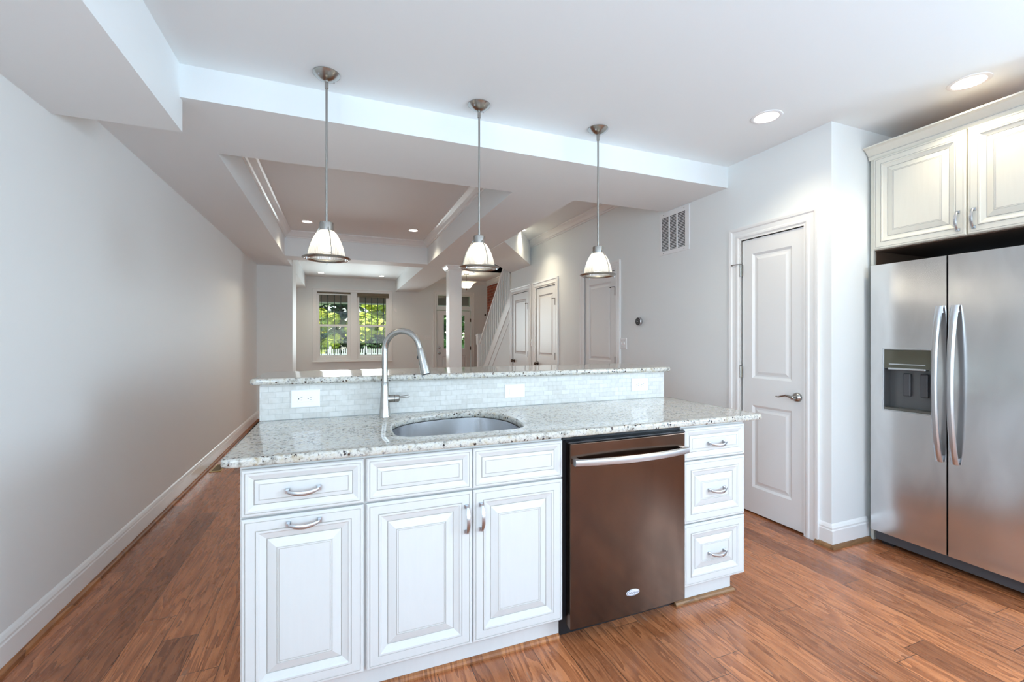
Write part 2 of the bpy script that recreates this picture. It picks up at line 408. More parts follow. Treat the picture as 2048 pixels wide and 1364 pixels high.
# rear wall behind the camera with its glazed opening
b = B(); box(b, XL, -.65, YR - .12, YR, 0, TOP); box(b, 3.05, XE, YR - .12, YR, 0, TOP); box(b, -.65, 3.05, YR - .12, YR, 2.42, TOP); box(b, -.65, 3.05, YR - .12, YR, 0, .38)
struct('wall_rear', b, M['paint'])
b = B()
for x in (-.65, .58, 1.81, 2.99): box(b, x, x + .06, YR - .1, YR - .03, .38, 2.42)
for z in (.38, 2.36): box(b, -.65, 3.05, YR - .1, YR - .03, z, z + .06)
w = struct('window_3', b, M['trim'])
struct('window_pane', mbox(-.6, 3.0, YR - .07, YR - .06, .43, 2.37), M['pane'], w)
# east wall beside the fridge, and the stub wall
b = B(); box(b, XE, XE + .12, YR, -1.65, 0, TOP); box(b, XE, XE + .12, -.05, 1.83, 0, TOP); box(b, XE, XE + .12, -1.65, -.05, 0, .9); box(b, XE, XE + .12, -1.65, -.05, 2.2, TOP)
struct('wall_kitchen', b, M['paint'])
b = B()
for y in (-1.65, -.88, -.11): box(b, XE + .03, XE + .09, y, y + .06, .9, 2.2)
for z in (.9, 2.14): box(b, XE + .03, XE + .09, -1.65, -.05, z, z + .06)
w = struct('window_5', b, M['trim']); struct('window_pane', mbox(XE + .055, XE + .06, -1.6, -.1, .95, 2.15), M['pane'], w)  # unseen window, added as the opening for the side fill
DOORS = {1: (2.001, 2.491, 2.05), 2: (4.14, 4.80, 2.07), 3: (5.60, 6.27, 2.085), 4: (6.57, 7.26, 2.085)}
b = B(); box(b, XR, XE + .12, 1.83, 1.95, 0, TOP)           # stub that ends beside the fridge
edges = [1.95] + [v for k in sorted(DOORS) for v in DOORS[k][:2]] + [7.35]
for i in range(0, len(edges), 2): box(b, XR, XR + .12, edges[i], edges[i + 1], 0, TOP)
for y0, y1, z1 in DOORS.values():
    box(b, XR, XR + .12, y0, y1, z1, TOP); box(b, XR + .08, XR + .12, y0, y1, 0, z1)
struct('wall_right', b, M['paint'])
# far (street) wall with two window openings and the front door
WIN = [(-.50, .25), (.40, 1.15)]; WZ = (.80, 2.43); FD = (2.36, 3.28, 2.47)
b = B()
xs = [XL, WIN[0][0], WIN[0][1], WIN[1][0], WIN[1][1], FD[0], FD[1], XE]
for i in range(0, 8, 2): box(b, xs[i], xs[i + 1], YF, YF + .14, 0, TOP)
for a, c in WIN: box(b, a, c, YF, YF + .14, 0, WZ[0]); box(b, a, c, YF, YF + .14, WZ[1], TOP)
box(b, FD[0], FD[1], YF, YF + .14, FD[2], TOP); box(b, FD[0], FD[1], YF, YF + .14, 2.06, 2.14)
struct('wall_far', b, M['paint'])
# stair wall: plaster, old brick near the street end
struct('wall_stair', mbox(3.75, XE, 7.0, YF, 0, 5.0), M['paint'])
struct('wall_brick', mbox(3.72, 3.75, 10.0, 11.33, 0, 2.72), M['brick'])
struct('wall_stair_back', mbox(XR + .12, 3.75, 7.20, 7.32, 0, 5.0), M['paint'])
# wing wall
struct('wall_wing', mbox(XL, -.72, 8.05, 8.73, 0, 2.6), M['paint'])
# ceilings
struct('ceiling_kitchen', mbox(XL, XE, YR, 2.64, ZK, TOP), M['ceil'])
struct('ceiling_soffit', mbox(XL, -.735, YR, 2.66, 2.338, ZK + .02), M['ceil'])
b = B()
box(b, XL, XR, 2.62, 3.33, ZB, TOP)                        # beam over the island
box(b, XL, -.73, 3.33, YF, ZB, TOP)
box(b, 1.31, 1.88, 3.33, YF, ZB, TOP)
box(b, -.73, 1.31, 7.05, 7.40, ZB, TOP)
struct('ceiling_beam', b, M['ceil'])
struct('ceiling_tray', mbox(-.73, 1.31, 3.33, 7.05, ZH, TOP), M['ceil'])
struct('ceiling_lounge', mbox(-.73, 1.31, 7.40, YF, 2.775, TOP), M['ceil'])
struct('ceiling_hall', mbox(1.88, XR, 3.33, 7.5, ZH, TOP), M['ceil'])
struct('ceiling_foyer', prism(B(), [(1.88, 6.5, 2.85), (2.86, 7.35, 2.85), (2.86, 9.6, 2.85), (3.75, 9.6, 2.85), (3.75, YF, 2.85), (1.88, YF, 2.85)], (0, 0, .2)), M['ceil'])
struct('ceiling_bulkhead', prism(B(), [(1.87, 5.02, 2.485), (2.861, 6.47, 2.485), (2.861, 7.35, 2.485), (1.87, 6.02, 2.485)], (0, 0, .5)), M['ceil'])
struct('ceiling_stair', mbox(XR, XE, 7.2, 9.6, 4.9, 5.0), M['ceil'])
b = B(); box(b, XR + .0, XR + .12, 7.35, 9.6, 2.85, 5.0); box(b, XR, XE, 9.6, 9.7, 2.85, 5.0)
struct('wall_stairwell', b, M['paint'])
# crown mouldings
CR = [(0, -.095), (0, 0), (.085, 0), (.085, -.014), (.070, -.022), (.048, -.045), (.030, -.072), (.016, -.078), (.016, -.095)]
struct('trim_1', sweep(B(), [(-.73, 3.33, ZH), (1.31, 3.33, ZH), (1.31, 7.05, ZH), (-.73, 7.05, ZH)], CR, (0, 0, 1), True), M['trim'], smooth=False)
struct('trim_2', sweep(B(), [(XR, 3.33, ZH), (XR, 6.5, ZH)], CR, (0, 0, 1)), M['trim'])
struct('trim_3', sweep(B(), [(3.75, 9.7, 2.85), (3.75, YF, 2.85), (1.88, YF, 2.85)], CR, (0, 0, 1)), M['trim'])
# baseboards and quarter rounds
BB = [(0, 0), (.015, 0), (.015, .105), (.012, .112), (.012, .122), (.006, .136), (0, .145)]
QR = [(.014, 0)] + [(.014 + .021 * math.sin(a), .023 * math.cos(a)) for a in (PI / 2, PI / 3, PI / 6, 0)]
def base(name, path, oak='oak'):
    o = struct(name, sweep(B(), path, BB, (0, 0, 1)), M['trim'])
    struct('quarter_round_trim', sweep(B(), path, QR, (0, 0, 1)), M[oak], o)
    return o
base('baseboard_left', [(-.72, 8.73, 0), (-.72, 8.05, 0), (XL, 8.05, 0), (XL, YR, 0)])
base('baseboard_stub', [(XE - .75, 1.83, 0), (XR, 1.83, 0), (XR, 1.918, 0)], 'oak_pale')
base('baseboard_right', [(XR, 2.60, 0), (XR, 4.04, 0)])
base('baseboard_hall', [(XR, 4.90, 0), (XR, 5.50, 0)])
base('baseboard_far', [(2.27, YF, 0), (XL, YF, 0), (XL, 8.73, 0)])

# ------------------------------------------------------------------ inner doors
CAS = [(0, 0), (0, .010), (.010, .016), (.022, .016), (.030, .012), (.058, .014), (.066, .020), (.080, .022), (.088, .022), (.088, 0)]
def casing(F, u0, u1, v1, name, parent, v0=0., four=False, prof=CAS):
    p = [F(u0, v0), F(u0, v1), F(u1, v1), F(u1, v0)]
    o = B()
    n = F.w; d = (p[1] - p[0]).normalized(); flip = n.cross(d).dot(F.u) > 0
    pr = [(-a if flip else a, c) for a, c in prof]
    sweep(o, p, pr, n, four)
    return struct(name, o, M['trim'], parent)
PANEL = [(0, 0, 0), (.004, -.003, 0), (.016, -.011, 0), (.020, -.011, 0), (.030, -.010, 0), (.048, -.003, 0), (.050, -.003, 0)]
def leaf_door(F, u0, u1, v0, v1, panels, thick=.035, bm=None, holes=()):
    bm = bm or B(); holes = list(holes)
    us = sorted({u0, u1, *[p[0] for p in panels + holes], *[p[1] for p in panels + holes]}); vs = sorted({v0, v1, *[p[2] for p in panels + holes], *[p[3] for p in panels + holes]})
    for a, c in zip(us, us[1:]):
        for d, e in zip(vs, vs[1:]):
            m = ((a + c) / 2, (d + e) / 2); ins = lambda p: p[0] < m[0] < p[1] and p[2] < m[1] < p[3]
            if any(ins(p) for p in panels): continue
            if any(ins(p) for p in holes): continue
            bm.faces.new([bm.verts.new(F(*q)) for q in ((a, d), (c, d), (c, e), (a, e))])
    for p in panels: rings(bm, F, *p, PANEL)
    for q in (((u0, v0), (u1, v0)), ((u1, v0), (u1, v1)), ((u1, v1), (u0, v1)), ((u0, v1), (u0, v0))):
        bm.faces.new([bm.verts.new(F(*q[0])), bm.verts.new(F(*q[0], -thick)), bm.verts.new(F(*q[1], -thick)), bm.verts.new(F(*q[1]))])
    bmesh.ops.remove_doubles(bm, verts=bm.verts, dist=1e-5)
    return bm
FR = Frame((XR, 0, 0), (0, 1, 0), (0, 0, 1), (-1, 0, 0))     # faces the room from the wall with the doors
def hinge(F, u, v, parent, mat, stop=0):
    b = B(); lathe(b, [(.006, -.045), (.006, .045)], F(u, v, .008), F.v, 10); fbox(b, F, u - .016, u + .016, v - .044, v + .044, .0, .004)
    lathe(b, [(.0045, .045), (.007, .048), (.0045, .053)], F(u, v, .008), F.v, 10)
    h = obj('hinge', b, mat, parent)
    if stop:
        b = B(); tube(b, [F(u, v + .05, .010), F(u + stop * .03, v + .052, .02), F(u + stop * .075, v + .05, .026)], .0035, 8)
        tube(b, [F(u + stop * .075, v + .05, .026), F(u + stop * .075, v + .05, .012)], .006, 8)
        obj('hinge_pin_stop', b, mat, h)
def wave_lever(F, u, v, parent, mat, s=1):
    b = B(); lathe(b, [(.0325, 0), (.0325, .004), (.030, .012), (.022, .020), (.014, .024), (.011, .052), (.012, .058), (.006, .064)], F(u, v, 0), F.w, 24)
    k = obj('lever_handle', b, mat, parent, smooth=True)
    pts = [F(u + s * d, v + h, .052 - .0 * d) for d, h in ((-.006, 0), (.02, .006), (.045, .010), (.075, .002), (.10, -.006), (.118, -.004))]
    obj('lever', tube(B(), pts, [.011, .012, .0095, .008, .006, .0045], 12, flat=(F.v, .75)), mat, k, smooth=True)
def knob(F, u, v, parent, mat, r=.027):
    b = B(); lathe(b, [(r * 1.2, 0), (r * 1.2, .005), (r * .5, .010), (r * .4, .028), (r * .8, .034), (r, .046), (r * .85, .058), (r * .3, .064)], F(u, v, 0), F.w, 20)
    obj('door_knob', b, mat, parent, smooth=True)
for i, (k, (y0, y1, z1)) in enumerate(DOORS.items()):
    fw = (.094, .10)[k > 1]
    Fd = Frame((XR + .004, 0, 0), FR.u, FR.v, FR.w)
    st = .095 if k > 1 else .09
    mid = [(y0 + st, y1 - st, 1.045 if k > 1 else 1.01, z1 - .115), (y0 + st, y1 - st, .20, .81)]
    d = struct('door_%d' % k, leaf_door(Fd, y0 + .004, y1 - .004, .012, z1 - .006, mid), M['door'])
    casing(FR, y0 - .012, y1 + .012, z1 + .012, 'casing_trim', d)
    b = B(); fbox(b, FR, y0 - .012, y0, 0, z1 + .012, -.08, .009); fbox(b, FR, y1, y1 + .012, 0, z1 + .012, -.08, .009); fbox(b, FR, y0, y1, z1, z1 + .012, -.08, .009)
    struct('jamb', b, M['trim'], d)
    if k == 1:
        for n, v in enumerate((1.82, 1.05, .25)): hinge(FR, y1 + .002, v, d, M['nickel'], .9 if n == 0 else 0)
        wave_lever(Fd, 2.052, .908, d, M['nickel'], 1)
    else:
        for n, v in enumerate((1.83, 1.05, .25)): hinge(FR, y0 - .002, v, d, M['bronze'], 1 if n == 0 else 0)
        knob(Fd, y1 - .06, .922, d, M['bronze'])

# ------------------------------------------------------------------ far wall: windows, front door
FF = Frame((0, YF, 0), (1, 0, 0), (0, 0, 1), (0, -1, 0))
o = B(); fbox(o, FF, -.586, WIN[0][0], .745, 2.50, 0, .022); fbox(o, FF, WIN[0][1], WIN[1][0], WZ[0], WZ[1], 0, .02); fbox(o, FF, WIN[1][1], 1.232, .745, 2.50, 0, .022)
fbox(o, FF, WIN[0][0], WIN[1][1], WZ[1], 2.50, 0, .022); fbox(o, FF, WIN[0][0], WIN[1][1], .745, WZ[0], 0, .022)
fbox(o, FF, -.60, 1.246, .745, .765, .022, .04); fbox(o, FF, -.60, 1.246, 2.485, 2.51, .0, .034)
struct('trim_4', o, M['trim'], bevel=.004)
for k, (a, c) in enumerate(WIN, 1):
    b = B()
    for q in ((a, a + .05, WZ[0] + .06, WZ[1] - .05), (c - .065, c, WZ[0] + .06, WZ[1] - .05), (a, c, WZ[0], WZ[0] + .06), (a, c, WZ[1] - .05, WZ[1])): fbox(b, FF, *q, -.12, -.01)
    w = struct('window_%d' % k, b, M['trim'])
    b = B(); fbox(b, FF, a + .05, c - .065, 1.60, 1.65, -.09, -.045)
    for q in ((a + .05, a + .066, .91, 1.6), (c - .081, c - .065, .91, 1.6), (a + .05, c - .065, .86, .91)): fbox(b, FF, *q, -.09, -.045)
    struct('sash_frame', b, M['trim'], w)
    b = B(); fbox(b, FF, a + .05, c - .065, .87, 2.39, -.085, -.081); struct('window_pane', b, M['pane'], w)
    # blind stacked up at the head of the window
    bl = thing('window_blind', ((a + c) / 2, YF - .02, 2.37), ('raised brown blind bunched above the street window beside the wing wall', 'raised brown blind bunched above the street window beside the front door')[k - 1], 'blind', 'raised blinds')
    b = B(); h = .022 if k == 1 else .05
    for n in range(4): fbox(b, FF, a + .004, c - .004, 2.418 - h * (n + 1) / 4 * 1.3, 2.424 - h * n / 4 * 1.3, -.03, .012 + .003 * (n % 2))
    obj('slat_stack', b, M['blind'], bl)
    b = B(); zb = 2.42 - h * 1.3 - .02; fbox(b, FF, a + .002, c - .002, zb - .012, zb + .012, -.03, .014); obj('bottom_rail', b, M['trim'] if k == 1 else M['blind'], bl)
    g = thing('window_grille', ((a + c) / 2, YF + .17, .85), ('black iron security bars outside the street window beside the wing wall', 'black iron security bars outside the street window beside the front door')[k - 1], 'window bars', 'window grilles')
    for x in ((-.413, -.266, -.115, .029) if k == 1 else (.599, .748, .896, 1.043)): obj('bar', tube(B(), [(x, YF + .17, .82), (x, YF + .17, 2.42)], .0085, 8), M['iron'], g)
    for z in (.84, 1.62, 2.40): obj('crossbar', mbox(a + .01, c - .01, YF + .155, YF + .185, z, z + .02), M['iron'], g)
# front door
Fd = Frame((0, YF + .02, 0), FF.u, FF.v, FF.w)
d = struct('door_5', leaf_door(Fd, FD[0] + .012, FD[1] - .012, .01, 2.045, [(2.50, 2.80, .2, .86), (2.86, 3.16, .2, .86)], .045, holes=[(2.53, 3.13, 1.03, 1.95)]), M['door'])
casing(FF, FD[0] - .004, FD[1] + .004, FD[2], 'casing_trim', d)
b = B()
for q in ((2.51, 2.55, 1.01, 1.97), (3.11, 3.15, 1.01, 1.97), (2.55, 3.11, 1.01, 1.05), (2.55, 3.11, 1.93, 1.97)): fbox(b, Fd, *q, -.01, .012)
struct('lite_frame', b, M['door'], d); b = B(); fbox(b, Fd, 2.53, 3.13, 1.03, 1.95, -.03, -.026); struct('door_pane', b, M['pane'], d)
for z, r in ((1.073, .024), (.93, .028)): knob(Fd, 2.432, z, d, M['nickel'], r)
for z in (1.80, 1.05, .3): hinge(FF, FD[1] - .008, z, d, M['bronze'])
b = B()
for q in ((FD[0], FD[0] + .03, 2.165, 2.44), (FD[1] - .03, FD[1], 2.165, 2.44), (FD[0], FD[1], 2.14, 2.165), (FD[0], FD[1], 2.44, FD[2])): fbox(b, FF, *q, -.1, .0)
w = struct('window_4', b, M['trim']); b = B(); fbox(b, FF, FD[0] + .03, FD[1] - .03, 2.165, 2.44, -.06, -.056); struct('window_pane', b, M['pane'], w)
# small wall fittings
def switch_plate(F, u, v, w, h, label, cat, toggles, group=None, kind='toggle'):
    t = thing('switch_plate' if kind != 'outlet' else 'outlet_plate', F(u, v), label, cat, group)
    b = B(); rings(b, F, u - w / 2, u + w / 2, v - h / 2, v + h / 2, [(0, 0, 0), (0, .004, 0), (.004, .007, 0)]); obj('cover_plate', b, M['white_plastic'], t)
    for du in toggles:
        b = B(); fbox(b, F, u + du - .005, u + du + .005, v - .012, v + .012, .006, .010); fbox(b, F, u + du - .004, u + du + .004, v - .002, v + .010, .01, .018)
        obj('toggle', b, M['white_plastic'], t)
    for dv in (-h * .26, h * .26):
        for du in toggles: obj('screw', lathe(B(), [(.003, .006), (.003, .0085)], F(u + du, v + dv), F.w, 10), M['nickel'], t)
    return t
switch_plate(FF, 2.136, 1.335, .165, .115, 'white three toggle switch plate on the street wall beside front door', 'light switch', (-.046, 0, .046))
switch_plate(FR, 6.43, 1.24, .115, .115, 'white switch plate between two closet doors under the stairs', 'light switch', (-.023, .023))
switch_plate(FR, 3.99, 1.25, .118, .118, 'white two switch plate below the round thermostat', 'light switch', (-.023, .023))
b = B(); fbox(b, FF, 1.29, 1.345, 1.98, 2.07, 0, .025)
tag(obj('alarm_sensor', b, M['white_plastic'], loc=FF(1.317, 2.0), bevel=.005), 'small white alarm sensor box high beside the street window', 'sensor')
t = thing('thermostat', FR(3.711, 1.479), 'round black faced thermostat with steel ring on white wall', 'thermostat')
obj('ring', lathe(B(), [(.036, 0), (.042, .004), (.042, .024), (.039, .028), (.0385, .028)], FR(3.711, 1.479), FR.w, 32), M['bright'], t, smooth=True)
obj('display', lathe(B(), [(.0385, .0), (.0385, .0285), (.036, .031)], FR(3.711, 1.479), FR.w, 32), M['dark'], t, smooth=True)
b = B()
for n in range(9):
    a = n * 2 * PI / 9; fbox(b, FR, 3.711 + .022 * math.cos(a) - .003, 3.711 + .022 * math.cos(a) + .003, 1.479 + .022 * math.sin(a) - .002, 1.479 + .022 * math.sin(a) + .002, .0311, .0316)
fbox(b, FR, 3.700, 3.722, 1.474, 1.484, .0311, .0316)
obj('display_digits', b, new_mat('grey display marks', (.25, .25, .26), .4), t)
# return air grille
t = thing('return_air_grille', FR(3.218, 2.086), 'white slotted return air grille high on wall under the beam', 'vent')
y0, y1, z0, z1 = 3.025, 3.411, 2.09, 2.488
b = B(); fbox(b, FR, y0, y1, z0, z0 + .038, 0, .008); fbox(b, FR, y0, y1, z1 - .045, z1, 0, .008)
fbox(b, FR, y0, y0 + .05, z0 + .038, z1 - .045, 0, .008); fbox(b, FR, y1 - .03, y1, z0 + .038, z1 - .045, 0, .008)
c0, c1 = y0 + .05, y1 - .03
for n in (1, 2): u = c0 + (c1 - c0) * n / 3; fbox(b, FR, u - .007, u + .007, z0 + .038, z1 - .045, 0, .008)
obj('grille_frame', b, M['white_plastic'], t, bevel=.002)
b = B(); N = 23
for n in range(N):
    z = z0 + .042 + (z1 - z0 - .09) * n / (N - 1)
    for m in range(3):
        a0 = c0 + (c1 - c0) * m / 3 + .006; a1 = c0 + (c1 - c0) * (m + 1) / 3 - .006
        b.faces.new([b.verts.new(FR(*q)) for q in ((a0, z + .010, .0), (a1, z + .010, .0), (a1, z, .006), (a0, z, .006))])
obj('louvre', b, M['white_plastic'], t)
b = B(); fbox(b, FR, c0, c1, z0 + .03, z1 - .04, -.0, .0008); obj('duct_opening', b, M['rubber'], t)
for u, v in ((y0 + .06, z1 - .02), (y1 - .06, z1 - .02), (y0 + .06, z0 + .018), (y1 - .06, z0 + .018)): obj('screw', lathe(B(), [(.004, .008), (.004, .0095)], FR(u, v), FR.w, 10), M['nickel'], t)

# ------------------------------------------------------------------ column, stairs
o = thing('support_column', (1.757, 7.1, 0), 'square white column with moulded top under the dropped ceiling', 'column', kind='structure')
obj('shaft', mbox(1.652, 1.862, 7.0, 7.21, 0, ZB), M['trim'], o, bevel=.004)
b = B(); sweep(b, [(1.652, 7.0, ZB), (1.862, 7.0, ZB), (1.862, 7.21, ZB), (1.652, 7.21, ZB)], [(-a * .7, c * .9) for a, c in CR], (0, 0, 1), True); obj('capital', b, M['trim'], o)
b = B(); sweep(b, [(1.652, 7.0, 0), (1.862, 7.0, 0), (1.862, 7.21, 0), (1.652, 7.21, 0)], [(-a, c) for a, c in BB], (0, 0, 1), True); obj('plinth', b, M['trim'], o)

zs = lambda y: 2.115 - .905 * (y - 7.389)                   # top of the stair stringer
zr = lambda y: 2.572 - .945 * (y - 7.717)                   # handrail
st = thing('staircase', (3.3, 9.2, 0), 'white enclosed staircase climbing behind the baluster railing', 'stairs', kind='structure')
b = B(); prism(b, [(XR, 7.35, 0), (XR, 9.2, 0), (XR, 9.2, zs(9.2)), (XR, 7.35, zs(7.35))], (.10, 0, 0)); obj('stringer_wall', b, M['paint'], st)
b = B(); prism(b, [(XR - .012, 7.35, zs(7.35) - .245), (XR - .012, 9.2, zs(9.2) - .245), (XR - .012, 9.2, zs(9.2)), (XR - .012, 7.35, zs(7.35))], (.012, 0, 0))
prism(b, [(XR - .016, 7.35, zs(7.35) - .03), (XR - .016, 9.2, zs(9.2) - .03), (XR - .016, 9.2, zs(9.2)), (XR - .016, 7.35, zs(7.35))], (.004, 0, 0))
prism(b, [(XR - .008, 7.35, zs(7.35) - .47), (XR - .008, 9.2, zs(9.2) - .47), (XR - .008, 9.2, zs(9.2) - .45), (XR - .008, 7.35, zs(7.35) - .45)], (.008, 0, 0)); obj('stringer_trim', b, M['trim'], st)
for n in range(9):
    y1_ = 9.25 - n * .21; obj('step', mbox(XR + .1, 3.75, y1_ - .209, y1_, 0, .19 * (n + 1) + .02), M['trim'], st)
rl = thing('stair_railing', (2.85, 9.2, 0), 'white stair railing with slim balusters and square newel post', 'railing')
b = B(); box(b, 2.80, 2.90, 9.15, 9.25, 0, 1.20)
nw = obj('newel_post', b, M['trim'], rl, bevel=.004)
b = B(); box(b, 2.785, 2.915, 9.135, 9.265, 1.20, 1.37); obj('newel_block', b, M['trim'], nw, bevel=.003)
b = B(); box(b, 2.775, 2.925, 9.125, 9.275, 1.37, 1.392); prism(b, [(2.79, 9.14, 1.392), (2.91, 9.14, 1.392), (2.91, 9.26, 1.392), (2.79, 9.26, 1.392)], (0, 0, .02)); obj('newel_cap', b, M['trim'], nw, bevel=.004)
b = B(); box(b, 2.788, 2.912, 9.138, 9.262, 1.17, 1.20); obj('newel_collar', b, M['trim'], nw, bevel=.006)
b = B()
prism(b, [(2.825, 9.15, zr(9.15) - .035), (2.825, 7.36, zr(7.36) - .035), (2.825, 7.36, zr(7.36) + .03), (2.825, 9.15, zr(9.15) + .03)], (.055, 0, 0)); obj('handrail', b, M['trim'], rl, bevel=.008)
for n in range(15):
    y = 9.06 - n * .115
    obj('baluster', prism(B(), [(2.842, y - .013, zs(y)), (2.842, y + .013, zs(y) - .02), (2.842, y + .013, min(zr(y + .013) - .03, 2.9)), (2.842, y - .013, min(zr(y - .013) - .03, 2.92))], (.03, 0, 0)), M['trim'], rl)
b = B(); lathe(b, [(.012, 0), (.012, .03), (.022, .035), (.026, .06), (.014, .08)], (3.66, 11.375, 1.95), (0, -1, 0), 14)
tag(obj('wall_hook', b, M['bronze'], loc=(3.66, YF, 1.95)), 'small dark coat hook on the street wall beside the brick', 'hook')

# ------------------------------------------------------------------ ceiling lamps
def can_light(x, y, z, label, power, r=.068):
    t = thing('recessed_light', (x, y, z), label, 'ceiling light', 'recessed ceiling lights')
    obj('trim_ring', lathe(B(), [(r, -.004), (r + .006, -.006), (r + .018, -.003), (r + .020, 0), (r, 0)], (x, y, z), (0, 0, 1), 32, cap=False), M['white_plastic'], t, smooth=True)
    obj('lens', lathe(B(), [(.001, -.002), (r, -.003)], (x, y, z), (0, 0, 1), 32, cap=False), M['lens'], t)
    l = lamp('can_lamp', 'SPOT', (x, y, z - .03), power, (1, .87, .64), (0, 0, 0), radius=.05, spot=math.radians(125), blend=.9); l.parent = t; l.location = (0, 0, -.03)
    return t
can_light(2.435, 1.941, ZK, 'lit recessed light in kitchen ceiling above the pantry door', 14)
can_light(3.10, 1.285, ZK, 'lit recessed light in kitchen ceiling above the fridge cabinet', 16)
can_light(-.40, 6.394, ZH, 'lit recessed light in tray ceiling over the tiled bar, by the wing wall side', 22, .06)
can_light(.98, 6.354, ZH, 'lit recessed light in tray ceiling on the column side', 22, .06)
can_light(2.40, 5.768, ZH, 'lit recessed light in hall ceiling outside the closet doors', 38, .06)
can_light(-.385, 10.677, 2.775, 'lit recessed light in front of the street window beside the wing wall', 15, .06)
can_light(.915, 10.712, 2.775, 'lit recessed light in front of the street window beside the front door', 15, .06)
# foyer lamp
fx, fy, fz = 2.80, 10.1, 2.85
t = thing('foyer_lamp', (fx, fy, fz), 'flared white glass ceiling lamp glowing in the entry hall', 'ceiling light')
obj('canopy', lathe(B(), [(.07, 0), (.07, -.012), (.05, -.026), (.012, -.03)], (fx, fy, fz), (0, 0, 1), 24), M['nickel'], t, smooth=True)
obj('stem', tube(B(), [(fx, fy, fz - .02), (fx, fy, fz - .40)], .008, 10), M['nickel'], t)
b = B(); rr = []
for hw, z in ((.205, -.205), (.195, -.215), (.165, -.225), (.125, -.27), (.10, -.31), (.09, -.335), (.02, -.345)):
    rr.append([b.verts.new((fx + q[0] - 0, fy + q[1], fz + z)) for q in rrect(-hw, hw, -hw, hw, hw * .35, 4)])
for p, q in zip(rr, rr[1:]):
    for i in range(len(p)): b.faces.new((p[i], p[(i + 1) % len(p)], q[(i + 1) % len(p)], q[i]))
obj('glass_bowl', b, M['alabaster'], t, smooth=True)
obj('finial', lathe(B(), [(.006, -.34), (.020, -.350), (.012, -.365), (.016, -.38), (.003, -.40)], (fx, fy, fz), (0, 0, 1), 16), M['bronze'], t, smooth=True)
l = lamp('foyer_bulb', 'POINT', (0, 0, 0), 6, WARM, radius=.04); l.parent = t; l.location = (0, 0, -.24)

# ------------------------------------------------------------------ pendants
def pendant(x, y, label, stem_off=(0, 0)):
    zc, zs_, zr_ = ZK, 1.857, 1.712
    t = thing('pendant_lamp', (x, y, zc), label, 'pendant lamp', 'pendant lamps over the bar')
    at = (x, y, 0)
    cn = obj('canopy', lathe(B(), [(.066, zc), (.066, zc - .004), (.060, zc - .010), (.044, zc - .024), (.026, zc - .034), (.012, zc - .038)], at, (0, 0, 1), 32), M['nickel'], t, smooth=True)
    for a in (.7, .7 + PI): obj('canopy_screw', lathe(B(), [(.005, zc - .014), (.005, zc - .024), (.002, zc - .027)], (x + .046 * math.cos(a), y + .046 * math.sin(a), 0), (0, 0, 1), 10), M['bright'], cn)
    b = B(); tube(b, [(x, y, zc - .03), (x, y, zs_ + .03)], .0062, 12); tube(b, [(x, y, zc - .035), (x, y, zc - .075)], .0095, 12); obj('stem', b, M['nickel'], t, smooth=True)
    obj('collar', lathe(B(), [(.010, zs_ + .042), (.033, zs_ + .040), (.034, zs_ + .036), (.034, zs_ - .004), (.032, zs_ - .006), (.03, zs_ - .006)], at, (0, 0, 1), 32), M['nickel'], t, smooth=True)
    prof = [(.034, zs_ - .002), (.044, zs_ - .010), (.056, zs_ - .028), (.068, zs_ - .052), (.079, zs_ - .082), (.087, zs_ - .112), (.092, zs_ - .142)]
    obj('glass_shade', lathe(B(), prof, at, (0, 0, 1), 64, cap=False), M['prism'], t, smooth=True)
    z = zr_
    obj('rim', lathe(B(), [(.080, z), (.084, z - .003), (.090, z - .002), (.094, z - .005), (.101, z - .003), (.106, z - .005), (.113, z - .001), (.117, z + .003), (.113, z + .006), (.098, z + .009), (.092, z + .012), (.086, z + .010), (.080, z)], at, (0, 0, 1), 64, cap=False), M['nickel'], t, smooth=True)
    for n in range(3):
        a = math.radians(-75 + 120 * n)
        pts = [(x + (r + .004) * math.cos(a), y + (r + .004) * math.sin(a), h) for r, h in [(.032, zs_ + .012)] + prof[1:] + [(.093, z + .006)]]
        obj('strap', tube(B(), pts, .0028, 8), M['nickel'], t)
    for n in range(3):
        a = math.radians(-30 + 120 * n); obj('rim_screw', tube(B(), [(x + .104 * math.cos(a), y + .104 * math.sin(a), z), (x + .104 * math.cos(a), y + .104 * math.sin(a), z - .014)], .003, 8), M['bright'], t)
    obj('bulb', lathe(B(), [(.012, zs_ - .01), (.014, zs_ - .03), (.026, zs_ - .06), (.030, zs_ - .08), (.024, zs_ - .10), (.010, zs_ - .110)], at, (0, 0, 1), 20), M['bulb'], t, smooth=True)
    return t
p0 = pendant(-.062, 2.45, 'glass shaded pendant lamp hanging above the white outlet by faucet, first of three along bar')
for dx, dy, lab in ((.817, 0, 'middle glass shaded pendant lamp, between the other two above the bar'), (1.62, 0, 'glass shaded pendant lamp hanging in front of the hallway doors')): dup(p0, (dx, dy, 0), lab)
for x in (-.062, .755, 1.558): lamp('pendant_bulb_light', 'POINT', (x, 2.45, 1.775), 25, (1, .95, .85), radius=.03)

